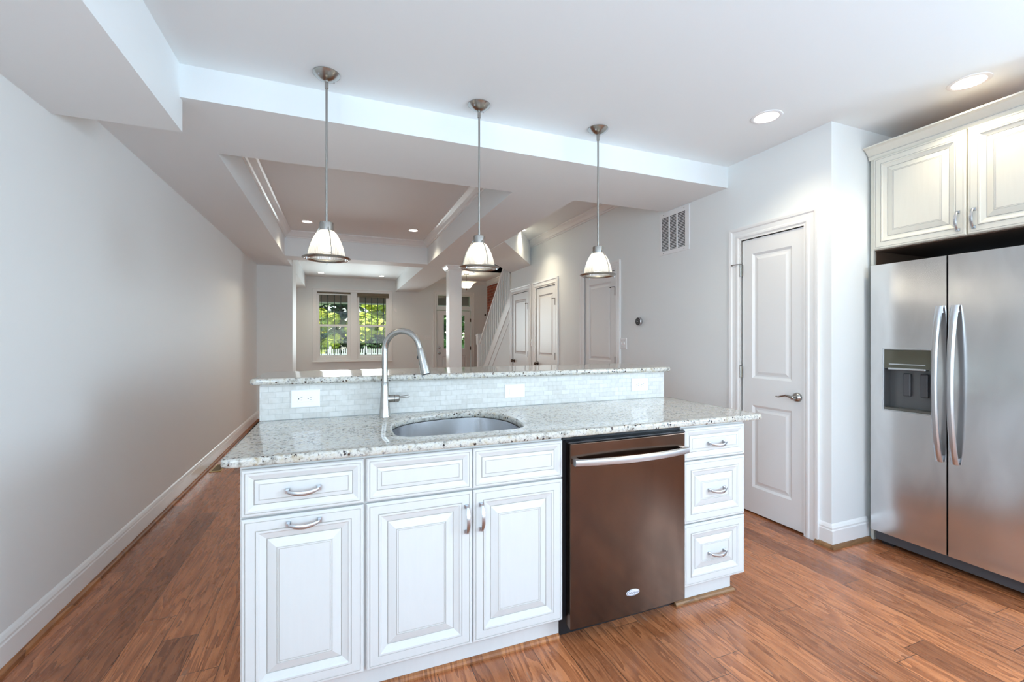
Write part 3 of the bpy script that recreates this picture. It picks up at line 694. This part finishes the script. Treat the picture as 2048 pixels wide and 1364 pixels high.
# ------------------------------------------------------------------ island
YD = 1.665                                                  # plane of the door faces
FI = Frame((0, YD + .020, 0), (1, 0, 0), (0, 0, 1), (0, -1, 0))
def front_prof(kind):
    W, G = 0, 1
    if kind == 'door':
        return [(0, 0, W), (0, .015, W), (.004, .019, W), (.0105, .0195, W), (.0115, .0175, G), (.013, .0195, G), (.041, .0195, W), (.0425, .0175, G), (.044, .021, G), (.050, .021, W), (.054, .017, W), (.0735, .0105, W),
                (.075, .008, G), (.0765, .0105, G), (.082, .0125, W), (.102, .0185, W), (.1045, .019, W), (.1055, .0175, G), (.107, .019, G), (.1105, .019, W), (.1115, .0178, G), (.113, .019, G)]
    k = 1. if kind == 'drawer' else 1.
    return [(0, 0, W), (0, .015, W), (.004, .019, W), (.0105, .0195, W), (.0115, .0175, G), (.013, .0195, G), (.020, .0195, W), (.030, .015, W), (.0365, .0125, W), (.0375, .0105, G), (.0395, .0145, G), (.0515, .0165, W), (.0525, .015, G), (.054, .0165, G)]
def pull(F, u, v, horiz, parent, mat, L=.097, w=.0205):
    b = B(); U, V = (F.u, F.v) if horiz else (F.v, F.u); Q = Frame(F(u, v, 0), U, V, F.w); h = L / 2
    for s in (-1, 1):
        fbox(b, Q, s * h - .0075, s * h + .0075, -.0085, .0085, w - .002, w + .004)
        fbox(b, Q, s * h - .005, s * h + .005, -.005, .005, w + .004, w + .016)
    n = 14; rg = []
    for i in range(n + 1):
        x = -h + L * i / n; k = 1 - (x / h) ** 2; y = w + .014 + .016 * k; d = -.006 * k if horiz else 0; ht = .0045 + .0025 * k
        rg.append([b.verts.new(Q(x, d + a * ht, y + c)) for a, c in ((-1, 0), (1, 0), (1, .0035), (.5, .005), (-.5, .005), (-1, .0035))])
    for p, q in zip(rg, rg[1:]):
        for j in range(6): b.faces.new((p[j], p[(j + 1) % 6], q[(j + 1) % 6], q[j]))
    b.faces.new(rg[0]); b.faces.new(rg[-1][::-1])
    obj('pull_handle', b, mat, parent, smooth=True)
def front(F, name, u0, u1, v0, v1, kind, parent, handle=None, paint=None):
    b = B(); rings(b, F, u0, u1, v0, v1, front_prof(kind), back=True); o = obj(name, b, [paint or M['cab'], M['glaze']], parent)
    if handle: pull(F, *handle, o, M['bright'])
    return o
def carcass(x0, x1, name, label, toe0=None, toe1=None, group='island base cabinets'):
    t = thing(name, ((x0 + x1) / 2, 2.0, 0), label, 'cabinet', group)
    b = B(); box(b, x0, x1, YD + .021, YD + .045, .10, .884); box(b, x0, x0 + .018, YD + .045, 2.345, .10, .884); box(b, x1 - .018, x1, YD + .045, 2.345, .10, .884)
    box(b, x0 + .018, x1 - .018, 2.33, 2.345, .10, .884); box(b, x0 + .018, x1 - .018, YD + .045, 2.33, .10, .118); obj('carcass', b, M['cab'], t)
    b = B(); box(b, (toe0 if toe0 is not None else x0), (toe1 if toe1 is not None else x1), 1.712, 2.345, .001, .10); k = obj('toe_kick', b, M['cab'], t)
    return t, k
c1, k = carcass(-.307, .0855, 'base_cabinet', 'white base cabinet with one drawer over a tall pull-out door at the island end')
front(FI, 'drawer', -.302, .081, .711, .868, 'drawer', c1, (-.115, .786, True)); front(FI, 'door', -.302, .081, .103, .704, 'door', c1, (-.113, .674, True))
c2, k2 = carcass(.0855, .8885, 'sink_cabinet', 'white two door base cabinet with two false drawers under the sink', None, .8885)
front(FI, 'drawer_panel', .090, .4855, .711, .868, 'drawer', c2); front(FI, 'drawer_panel', .4885, .8845, .711, .868, 'drawer', c2)
front(FI, 'door', .090, .4855, .103, .704, 'door', c2, (.462, .598, False)); front(FI, 'door', .4885, .8845, .103, .704, 'door', c2, (.522, .598, False))
c3, k3 = carcass(1.536, 1.942, 'drawer_cabinet', 'white narrow base cabinet with three drawers beside the dishwasher', 1.536, 1.885)
for v0, v1, kd, hv in ((.712, .868, 'drawer', .786), (.407, .706, 'door', .556), (.103, .401, 'door', .244)): front(FI, 'drawer', 1.540, 1.934, v0, v1, kd, c3, (1.745, hv, True))
for nm, x0, x1, ok in (('trim_5', -.307, .8885, 'oak'), ('trim_6', 1.52, 1.885, 'oak_pale')):
    pth = [(x1, 1.712, 0), (x0, 1.712, 0)] if nm == 'trim_5' else [(x1, 1.95, 0), (x1, 1.712, 0), (x0, 1.712, 0)]
    struct(nm, sweep(B(), pth, [(-.0005, 0.0005), (.017, 0.0005), (.017, .008), (.012, .015), (.004, .019), (-.0005, .019)], (0, 0, 1)), M[ok])
# dishwasher
t = thing('dishwasher', (1.21, 2.0, 0), 'stainless steel dishwasher with bowed bar handle between island cabinets', 'dishwasher')
obj('tub', mbox(.897, 1.529, 1.69, 2.33, .10, .872), M['dark'], t)
obj('toe_panel', mbox(.892, 1.532, 1.72, 1.74, .001, .10), M['dark'], t)
n = 12; rg = []; b = B()
for i in range(n + 1):
    u = .910 + (1.525 - .910) * i / n; k = 1 - (2 * i / n - 1) ** 2; rg.append([b.verts.new((u, YD - .022 - .006 * k, z)) for z in (.066, .855)] + [b.verts.new((u, YD + .02, z)) for z in (.855, .066)])
for p, q in zip(rg, rg[1:]):
    for j in range(4): b.faces.new((p[j], p[(j + 1) % 4], q[(j + 1) % 4], q[j]))
b.faces.new(rg[0]); b.faces.new(rg[-1][::-1])
obj('door_panel', b, M['steel_dw'], t, bevel=.003, smooth=False)
b = B(); box(b, .902, 1.528, YD - .021, YD + .04, .8555, .8635); cp = obj('control_strip', b, M['dark'], t, bevel=.002)
b = B()
for i in range(26): box(b, .965 + i * .0052, .968 + i * .0052, YD - .012, YD + .010, .8636, .8648)
obj('vent_slot', b, M['rubber'], cp)
for i in range(9): obj('button', mbox(1.15 + i * .036, 1.168 + i * .036, YD - .006, YD + .002, .8636, .8642), M['rubber'], cp)
rg = []; b = B()
for i in range(21):
    u = .918 + (1.522 - .918) * i / 20; k = 1 - (2 * i / 20 - 1) ** 2; y = YD - .048 - .036 * k
    rg.append([b.verts.new((u, y + dy, z)) for dy, z in ((.014, .768), (.014, .792), (.002, .796), (-.006, .792), (-.008, .780), (-.006, .768), (.002, .764))])
for p, q in zip(rg, rg[1:]):
    for j in range(7): b.faces.new((p[j], p[(j + 1) % 7], q[(j + 1) % 7], q[j]))
b.faces.new(rg[0]); b.faces.new(rg[-1][::-1])
hd = obj('bar_handle', b, M['bright'], t, smooth=True)
for u in (.932, 1.508): obj('handle_post', mbox(u - .012, u + .012, YD - .045, YD - .015, .768, .792), M['bright'], hd)
FB = Frame((1.221, YD - .0285, .167), (1, 0, 0), (0, 0, 1), (0, -1, 0))
b = B(); el = [(.036 * math.cos(a * 2 * PI / 40), .0145 * math.sin(a * 2 * PI / 40)) for a in range(40)]
prism(b, [FB(u, v, 0) for u, v in el], FB.w * .003); bd = obj('badge', b, new_mat('pale badge', (.78, .80, .83), .3, .4), t, bevel=.001)
dk = new_mat('badge lettering', (.12, .15, .24), .4)
b = B(); tube(b, [FB(.031 * math.cos(a), .0118 * math.sin(a), .0033) for a in [PI * (.55 + 1.25 * i / 24) for i in range(25)]], [.0004 + .0007 * math.sin(PI * i / 24) for i in range(25)], 6); obj('badge_swirl', b, dk, bd)
text_mesh('badge_lettering', 'Whirlpool', .0125, .0003, Frame(FB(.004, -.001, .0033), FB.u, FB.v, FB.w), dk, bd)

# pony wall, backsplash, bar, counter
struct('wall_island', mbox(-.345, 2.0, 2.362, 2.50, 0, 1.085), M['paint'])
b = B(); box(b, -.349, 2.004, 2.350, 2.3615, .9145, 1.0845)
tag(obj('tile_backsplash', b, M['tile'], loc=(.8, 2.35, .9145)), 'white marble mosaic tile backsplash between counter and raised bar', 'backsplash')
b = B(); sweep(b, [(-.3455, 2.51, 1.085), (-.3455, 2.352, 1.085)], [(0, 0), (0, -.055), (.004, -.055), (.006, -.045), (.014, -.030), (.024, -.018), (.026, -.008), (.026, 0)], (0, 0, 1))
struct('trim_7', b, M['trim'])
sink_pts = catmull([(.212, 1.845), (.245, 1.780), (.32, 1.762), (.50, 1.759), (.66, 1.760), (.735, 1.778), (.772, 1.84), (.786, 2.00), (.762, 2.13), (.69, 2.225), (.58, 2.252), (.43, 2.225), (.30, 2.165), (.225, 2.05)], 7)
slab('countertop', [rrect(-.357, 2.03, 1.635, 2.3495, [.03, .02, .002, .002]), sink_pts], .8845, .9145, .0095, M['granite'], loc=(.8, 2.0, .8845), res=4)
tag(bpy.data.objects['countertop'], 'polished speckled granite counter around the sink on the island', 'countertop')
slab('bar_top', [rrect(-.385, 2.035, 2.308, 2.82, [.03, .03, .05, .05])], 1.0855, 1.1155, .0105, M['granite'], loc=(.8, 2.5, 1.0855), res=4)
tag(bpy.data.objects['bar_top'], 'raised granite bar ledge on top of the tiled half wall', 'bar top')
# sink
t = thing('sink', (.5, 2.0, .884), 'undermount stainless steel sink set into the granite counter', 'sink')
b = B(); cx_, cy_ = .5, 2.0; rr = []
for sc, z in ((1.06, .8835), (1.012, .8835), (1.01, .87), (.995, .76), (.98, .715), (.94, .692), (.86, .683), (.5, .680), (.08, .676)):
    rr.append([b.verts.new((cx_ + (p[0] - cx_) * sc, cy_ + (p[1] - cy_) * sc, z)) for p in sink_pts])
for p, q in zip(rr, rr[1:]):
    for i in range(len(p)): b.faces.new((p[i], p[(i + 1) % len(p)], q[(i + 1) % len(p)], q[i]))
b.faces.new(rr[-1]); obj('basin', b, M['steel_sink'], t, smooth=True, recalc=True)
obj('drain', lathe(B(), [(.045, .681), (.045, .686), (.036, .687), (.030, .680), (.001, .679)], (.5, 2.02, 0), (0, 0, 1), 28), M['bright'], t, smooth=True)
# faucet
t = thing('faucet', (.209, 2.257, .9145), 'tall brushed nickel gooseneck faucet beside the sink', 'faucet')
bx, by = .209, 2.262; dr = Vector((.178, -.137)).normalized(); A = lambda s, z: (bx + dr.x * s, by + dr.y * s, z)
b = B(); lathe(b, [(.029, .9148), (.029, .918), (.0265, .924), (.0245, .96), (.0215, 1.01), (.0180, 1.06), (.0165, 1.085), (.0150, 1.087)], (bx, by, 0), (0, 0, 1), 32)
obj('body', b, M['nickel'], t, smooth=True)
R_ = .096; zc = 1.243; pts = [A(0, z) for z in (1.08, 1.12, 1.16, 1.20)] + [A(R_ - R_ * math.cos(a), zc + R_ * math.sin(a)) for a in [PI * i / 22 * .94 for i in range(23)]]
pts.append(A(2 * R_ + .003, zc - .005))
sp = obj('spout', tube(B(), pts, .0145, 18), M['nickel'], t, smooth=True)
e0, e1 = Vector(A(2 * R_ + .001, zc + .012)), Vector(A(2 * R_ + .034, zc - .112)); ax = (e1 - e0).normalized(); ln = (e1 - e0).length
obj('spray_head', lathe(B(), [(.0150, 0), (.0160, .002), (.0175, .02), (.0215, .07), (.0245, ln - .01), (.0245, ln - .002), (.0225, ln)], e0, ax, 28), M['nickel'], t, smooth=True)
obj('spray_face', lathe(B(), [(.0215, ln), (.020, ln + .003)], e0, ax, 24), M['rubber'], t)
b = B(); sd = Vector((-.55, -.7, .1)); lathe(b, [(.009, .014), (.009, .0235), (.006, .0255)], e0 + ax * .045, (-dr.x, -dr.y, 0), 14); obj('spray_button', b, M['rubber'], t)
hv = obj('handle_hub', lathe(B(), [(.0145, .010), (.0185, .020), (.0190, .045), (.0180, .046), (.0190, .047), (.0185, .066), (.014, .071)], (bx, by, 1.003), (1, 0, 0), 24), M['nickel'], t, smooth=True)
obj('handle_lever', tube(B(), [(bx + .066, by, 1.008), (bx + .085, by, 1.009), (bx + .105, by, 1.011), (bx + .116, by, 1.012), (bx + .122, by, 1.012)], [.0055, .005, .0062, .0075, .004], 12), M['nickel'], hv, smooth=True)
# outlets on the backsplash
FS = Frame((0, 2.3499, 0), (1, 0, 0), (0, 0, 1), (0, -1, 0))
def outlet(u, v, label, style, w=.128, h=.085):
    t = thing('outlet_plate' if style != 'rocker' else 'switch_plate', FS(u, v), label, 'outlet' if style != 'rocker' else 'light switch')
    b = B(); rings(b, FS, u - w / 2, u + w / 2, v - h / 2, v + h / 2, [(0, 0, 0), (0, .004, 0), (.004, .0065, 0)]); obj('cover_plate', b, M['white_plastic'], t)
    if style == 'duplex':
        for s in (-1, 1):
            o = obj('receptacle', lathe(B(), [(.0165, .006), (.0165, .009), (.0155, .0095)], FS(u + s * .0195, v), FS.w, 24), M['white_plastic'], t)
            slots(o, u + s * .0195, v, .0096)
    else:
        b = B(); fbox(b, FS, u - .034, u + .034, v - .0165, v + .0165, .006, .009)
        o = obj('receptacle' if style == 'decora' else 'rocker', b, M['white_plastic'], t, bevel=.002)
        if style == 'decora':
            for s in (-1, 1): slots(o, u + s * .0205, v, .0091)
    for s in (-1, 1): obj('screw', lathe(B(), [(.0032, .006), (.0032, .0078)], FS(u + s * .048, v), FS.w, 10), M['white_plastic'], t)
def slots(o, u, v, w):
    b = B(); fbox(b, FS, u - .001, u + .007, v + .005, v + .0065, w - .001, w + .0003); fbox(b, FS, u - .001, u + .006, v - .0065, v - .005, w - .001, w + .0003)
    lathe(b, [(.0024, w - .001), (.0024, w + .0003)], FS(u - .009, v), FS.w, 10); obj('slot', b, M['gap'], o)
outlet(-.153, 1.012, 'white double outlet in tile backsplash, on the faucet side away from sink', 'decora')
outlet(.937, 1.001, 'blank white rocker switch plate in tile backsplash behind the sink', 'rocker', .124, .078)
outlet(1.808, 1.005, 'white round socket double outlet in tile backsplash above drawer cabinet', 'duplex', .132, .083)

# ------------------------------------------------------------------ fridge and its cabinet
XF = 3.17
FG = Frame((XF, 0, 0), (0, -1, 0), (0, 0, 1), (-1, 0, 0))    # u = -Y
t = thing('refrigerator', (3.55, 1.33, 0), 'stainless steel side by side refrigerator with ice dispenser', 'refrigerator')
obj('case', mbox(XF + .075, 3.90, .872, 1.778, .02, 1.74), M['rubber'], t)
obj('toe_grille', mbox(XF + .03, XF + .075, .875, 1.775, .022, .080), M['rubber'], t, bevel=.004)
for y in (.93, 1.72): obj('roller', mbox(XF + .05, XF + .10, y - .03, y + .03, .002, .024), M['dark'], t)
dz0, dz1 = .085, 1.768
D = (1.4745, 1.7165, .859, 1.238)                            # dispenser opening in y and z
def door_slab(y0, y1, name, hole=None):
    b = B(); F = Frame((XF, 0, 0), (0, 1, 0), (0, 0, 1), (-1, 0, 0)); leaf_door(F, y0, y1, dz0, dz1, [], .07, b, [hole] if hole else [])
    box(b, XF + .07, XF + .0701, y0, y1, dz0, dz1)
    return obj(name, b, M['steel'], t, bevel=.006)
d1 = door_slab(1.409, 1.788, 'freezer_door', D); d2 = door_slab(.866, 1.401, 'fridge_door')
# dispenser
Fy = Frame((XF, 0, 0), (0, 1, 0), (0, 0, 1), (-1, 0, 0))
b = B()
y0, y1, z0, z1 = D
for q in ((y0 - .004, y0 + .004, z0 - .004, z1 + .004), (y1 - .004, y1 + .004, z0 - .004, z1 + .004), (y0 + .004, y1 - .004, z0 - .004, z0 + .004), (y0 + .004, y1 - .004, z1 - .004, z1 + .004)): fbox(b, Fy, *q, -.01, .003)
dp = obj('ice_dispenser', b, M['bright'], t, bevel=.002)
b = B(); fbox(b, Fy, y0, y1, 1.122, z1, -.02, -.002); obj('control_panel', b, new_mat('gloss olive panel', (.09, .085, .06), .12, .3), dp)
b = B(); fbox(b, Fy, y0 + .03, y1 - .03, 1.143, 1.149, -.002, .001); obj('control_button', b, M['bright'], dp)
b = B(); fbox(b, Fy, y0, y1, z0, 1.122, -.068, -.066)
fbox(b, Fy, y0, y0 + .002, z0, 1.122, -.066, -.004); fbox(b, Fy, y1 - .002, y1, z0, 1.122, -.066, -.004); fbox(b, Fy, y0, y1, 1.118, 1.122, -.066, -.004)
obj('alcove', b, new_mat('grey alcove', (.11, .11, .11), .35, .3), dp)
b = B(); fbox(b, Fy, y0, y1, z0, z0 + .018, -.066, -.002); obj('drip_tray', b, new_mat('drip tray', (.12, .115, .10), .3, .4), dp)
b = B(); fbox(b, Fy, y0 + .025, y1 - .028, 1.112, 1.124, -.03, .010); obj('spout_ledge', b, M['bright'], dp, bevel=.003)
for y in (1.535, 1.62): b = B(); fbox(b, Fy, y - .020, y + .020, .95, 1.09, -.064, -.048); obj('paddle', b, M['rubber'], dp, bevel=.006)
for y, dd in ((1.436, d1), (1.367, d2)):
    b = B(); rg = []
    for i in range(25):
        s = i / 24; z = .607 + (1.487 - .607) * s; k = 1 - (2 * s - 1) ** 2; x = XF - .014 - .052 * k ** .8; hw = .0165 - .003 * k
        rg.append([b.verts.new((x + dx, y + dy * hw, z)) for dx, dy in ((.009, -1), (.009, 1), (0, 1.), (-.007, .55), (-.008, 0), (-.007, -.55), (0, -1.))])
    for p, q in zip(rg, rg[1:]):
        for j in range(7): b.faces.new((p[j], p[(j + 1) % 7], q[(j + 1) % 7], q[j]))
    b.faces.new(rg[0]); b.faces.new(rg[-1][::-1])
    for z in (.63, 1.46): box(b, XF - .016, XF + .002, y - .010, y + .010, z - .012, z + .012)
    obj('door_handle', b, M['bright'], dd, smooth=True)
# cabinet around and over it
t = thing('fridge_cabinet', (3.55, 1.33, 0), 'warm light tinted glazed cabinet with two doors and crown above the refrigerator', 'cabinet')
XC = 3.22
b = B(); box(b, XC, 3.94, .86, 1.815, 1.872, 2.50); obj('carcass', b, M['cab_warmlit'], t, bevel=.001)
bw = new_mat('raw dark wood', (.085, .05, .032), .6)
b = B(); box(b, XC + .012, 3.94, .862, 1.796, 1.866, 1.872); obj('underside', b, bw, t)
b = B(); box(b, XC, 3.94, 1.798, 1.815, .002, 1.872); obj('side_panel', b, M['cab_warmlit'], t)
b = B(); box(b, XC + .02, 3.94, 1.792, 1.798, 1.75, 1.87); obj('side_panel_lining', b, bw, t)
b = B(); box(b, XC, 3.94, .845, .862, .002, 1.872); obj('side_panel', b, M['cab_warmlit'], t)
FC = Frame((XC, 0, 0), (0, 1, 0), (0, 0, 1), (-1, 0, 0))
front(FC, 'door', 1.340, 1.790, 1.874, 2.455, 'door', t, (1.372, 1.955, False), M['cab_warmlit']); front(FC, 'door', .884, 1.334, 1.874, 2.455, 'door', t, (1.306, 1.955, False), M['cab_warmlit'])
CC = [(0, -.075), (.006, -.075), (.012, -.062), (.014, -.048), (.026, -.036), (.046, -.016), (.058, -.010), (.066, -.008), (.066, 0), (0, 0)]
b = B(); sweep(b, [(XC, .84, 2.532), (XC, 1.822, 2.532)], CC, (0, 0, 1)); obj('crown', b, [M['cab_warmlit']], t)
b = B(); sweep(b, [(XC - .0005, .84, 2.48), (XC - .0005, 1.822, 2.48)], [(0, -.0015), (.0155, -.0015), (.0155, .0015), (0, .0015)], (0, 0, 1)); obj('crown_glaze_line', b, M['glaze'], t)
b = B(); box(b, XC, 3.94, .86, 1.815, 2.501, 2.506); obj('cabinet_top', b, new_mat('orange bounce tint', (.42, .20, .07), .6), t)  # unseen sheet coloured orange to bounce warm light into the gap above
# floor register
t = thing('floor_register', (-1.13, 5.2, 0), 'brass floor register by the baseboard beyond the counter end', 'vent')
b = B(); box(b, -1.185, -1.085, 5.06, 5.34, .0, .006); obj('frame', b, M['brass'], t, bevel=.002)
b = B()
for i in range(12): box(b, -1.17, -1.10, 5.085 + i * .02, 5.095 + i * .02, .0061, .0066)
obj('slot', b, M['gap'], t)

# ------------------------------------------------------------------ outside
struct('ground', mbox(-30, 30, YF + .2, 60, -.35, -.25), M['lawn'])
b = B(); box(b, -3, 6, 12.95, 13.15, 2.30, 2.62); struct('porch_beam', b, M['porch'])
b = B(); box(b, -3, 6, 12.93, 13.17, 2.275, 2.305); struct('porch_trim', b, M['fence'])
b = B(); box(b, -3, 6, YF + .14, 13.3, 2.62, 2.72); struct('porch_ceiling', b, new_mat('porch boards', (.42, .42, .42), .8))
struct('porch_floor', mbox(-3, 6, YF + .14, 13.2, -.25, -.02), new_mat('porch floor', (.35, .34, .32), .8))
t = thing('picket_fence', (.7, 22, -.25), 'white picket fence along the street in front of trees', 'fence')
for i in range(58):
    x = -1.4 + i * .084
    b = B(); prism(b, [(x, 22, -.2), (x + .035, 22, -.2), (x + .035, 22, .80), (x + .0175, 22, .86), (x, 22, .80)], (0, .02, 0)); obj('picket', b, M['fence'], t)
for z in (.1, .56): obj('fence_rail', mbox(-1.5, 3.6, 22.02, 22.05, z, z + .06), M['fence'], t)
for x in (-.4, 1.16, 2.7): obj('fence_post', mbox(x - .05, x + .05, 22.02, 22.12, -.25, .95), M['fence'], t)
def tree(x, y, h, r, n, mat, label, seed, low=.3, ls=.16):
    rd = random.Random(seed); t = thing('tree', (x, y, -.25), label, 'tree')
    obj('trunk', tube(B(), [(x, y, -.25), (x + .1, y, h * .4), (x - .05, y + .1, h * .75)], [.16, .12, .06], 10), M['bark'], t)
    b = B(); cl = [(Vector((x + rd.uniform(-r, r) * .8, y + rd.uniform(-r, r) * .6, low + rd.random() * (h - low))), rd.uniform(.35, .75) * r * .55) for _ in range(26)]
    for _ in range(n):
        c, cr = rd.choice(cl); d = Vector((rd.gauss(0, 1), rd.gauss(0, 1), rd.gauss(0, 1))).normalized(); p = c + d * cr * rd.uniform(.75, 1.05)
        a, e, _d = basis(d + Vector((rd.uniform(-.6, .6), rd.uniform(-.6, .6), rd.uniform(-.2, .8)))); s = ls * rd.uniform(.6, 1.2)
        b.faces.new([b.verts.new(p + q) for q in (-a * s, -e * s * .6, a * s, e * s * .6)])
    obj('foliage', b, mat, t, recalc=False)
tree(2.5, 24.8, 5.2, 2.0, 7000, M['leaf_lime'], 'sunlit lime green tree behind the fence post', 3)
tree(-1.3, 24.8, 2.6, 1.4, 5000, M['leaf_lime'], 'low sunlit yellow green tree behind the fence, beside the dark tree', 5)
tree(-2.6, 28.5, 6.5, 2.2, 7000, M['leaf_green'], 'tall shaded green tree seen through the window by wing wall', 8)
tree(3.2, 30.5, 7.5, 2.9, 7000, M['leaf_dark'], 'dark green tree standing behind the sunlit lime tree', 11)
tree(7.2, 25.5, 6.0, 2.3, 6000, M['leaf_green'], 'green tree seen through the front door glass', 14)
b = B()
rd = random.Random(21)
for _ in range(9000):
    x = rd.uniform(-9, 16); z = rd.random() ** .7 * 8; p = Vector((x, 37 + rd.uniform(-.6, .6) + .5 * math.sin(x * 1.7) + .4 * math.sin(z * 2.3 + x), z)); s = rd.uniform(.18, .34)
    a, e, _d = basis((rd.gauss(0, .6), -1, rd.gauss(.4, .6))); b.faces.new([b.verts.new(p + q) for q in (-a * s, -e * s * .7, a * s, e * s * .7)])
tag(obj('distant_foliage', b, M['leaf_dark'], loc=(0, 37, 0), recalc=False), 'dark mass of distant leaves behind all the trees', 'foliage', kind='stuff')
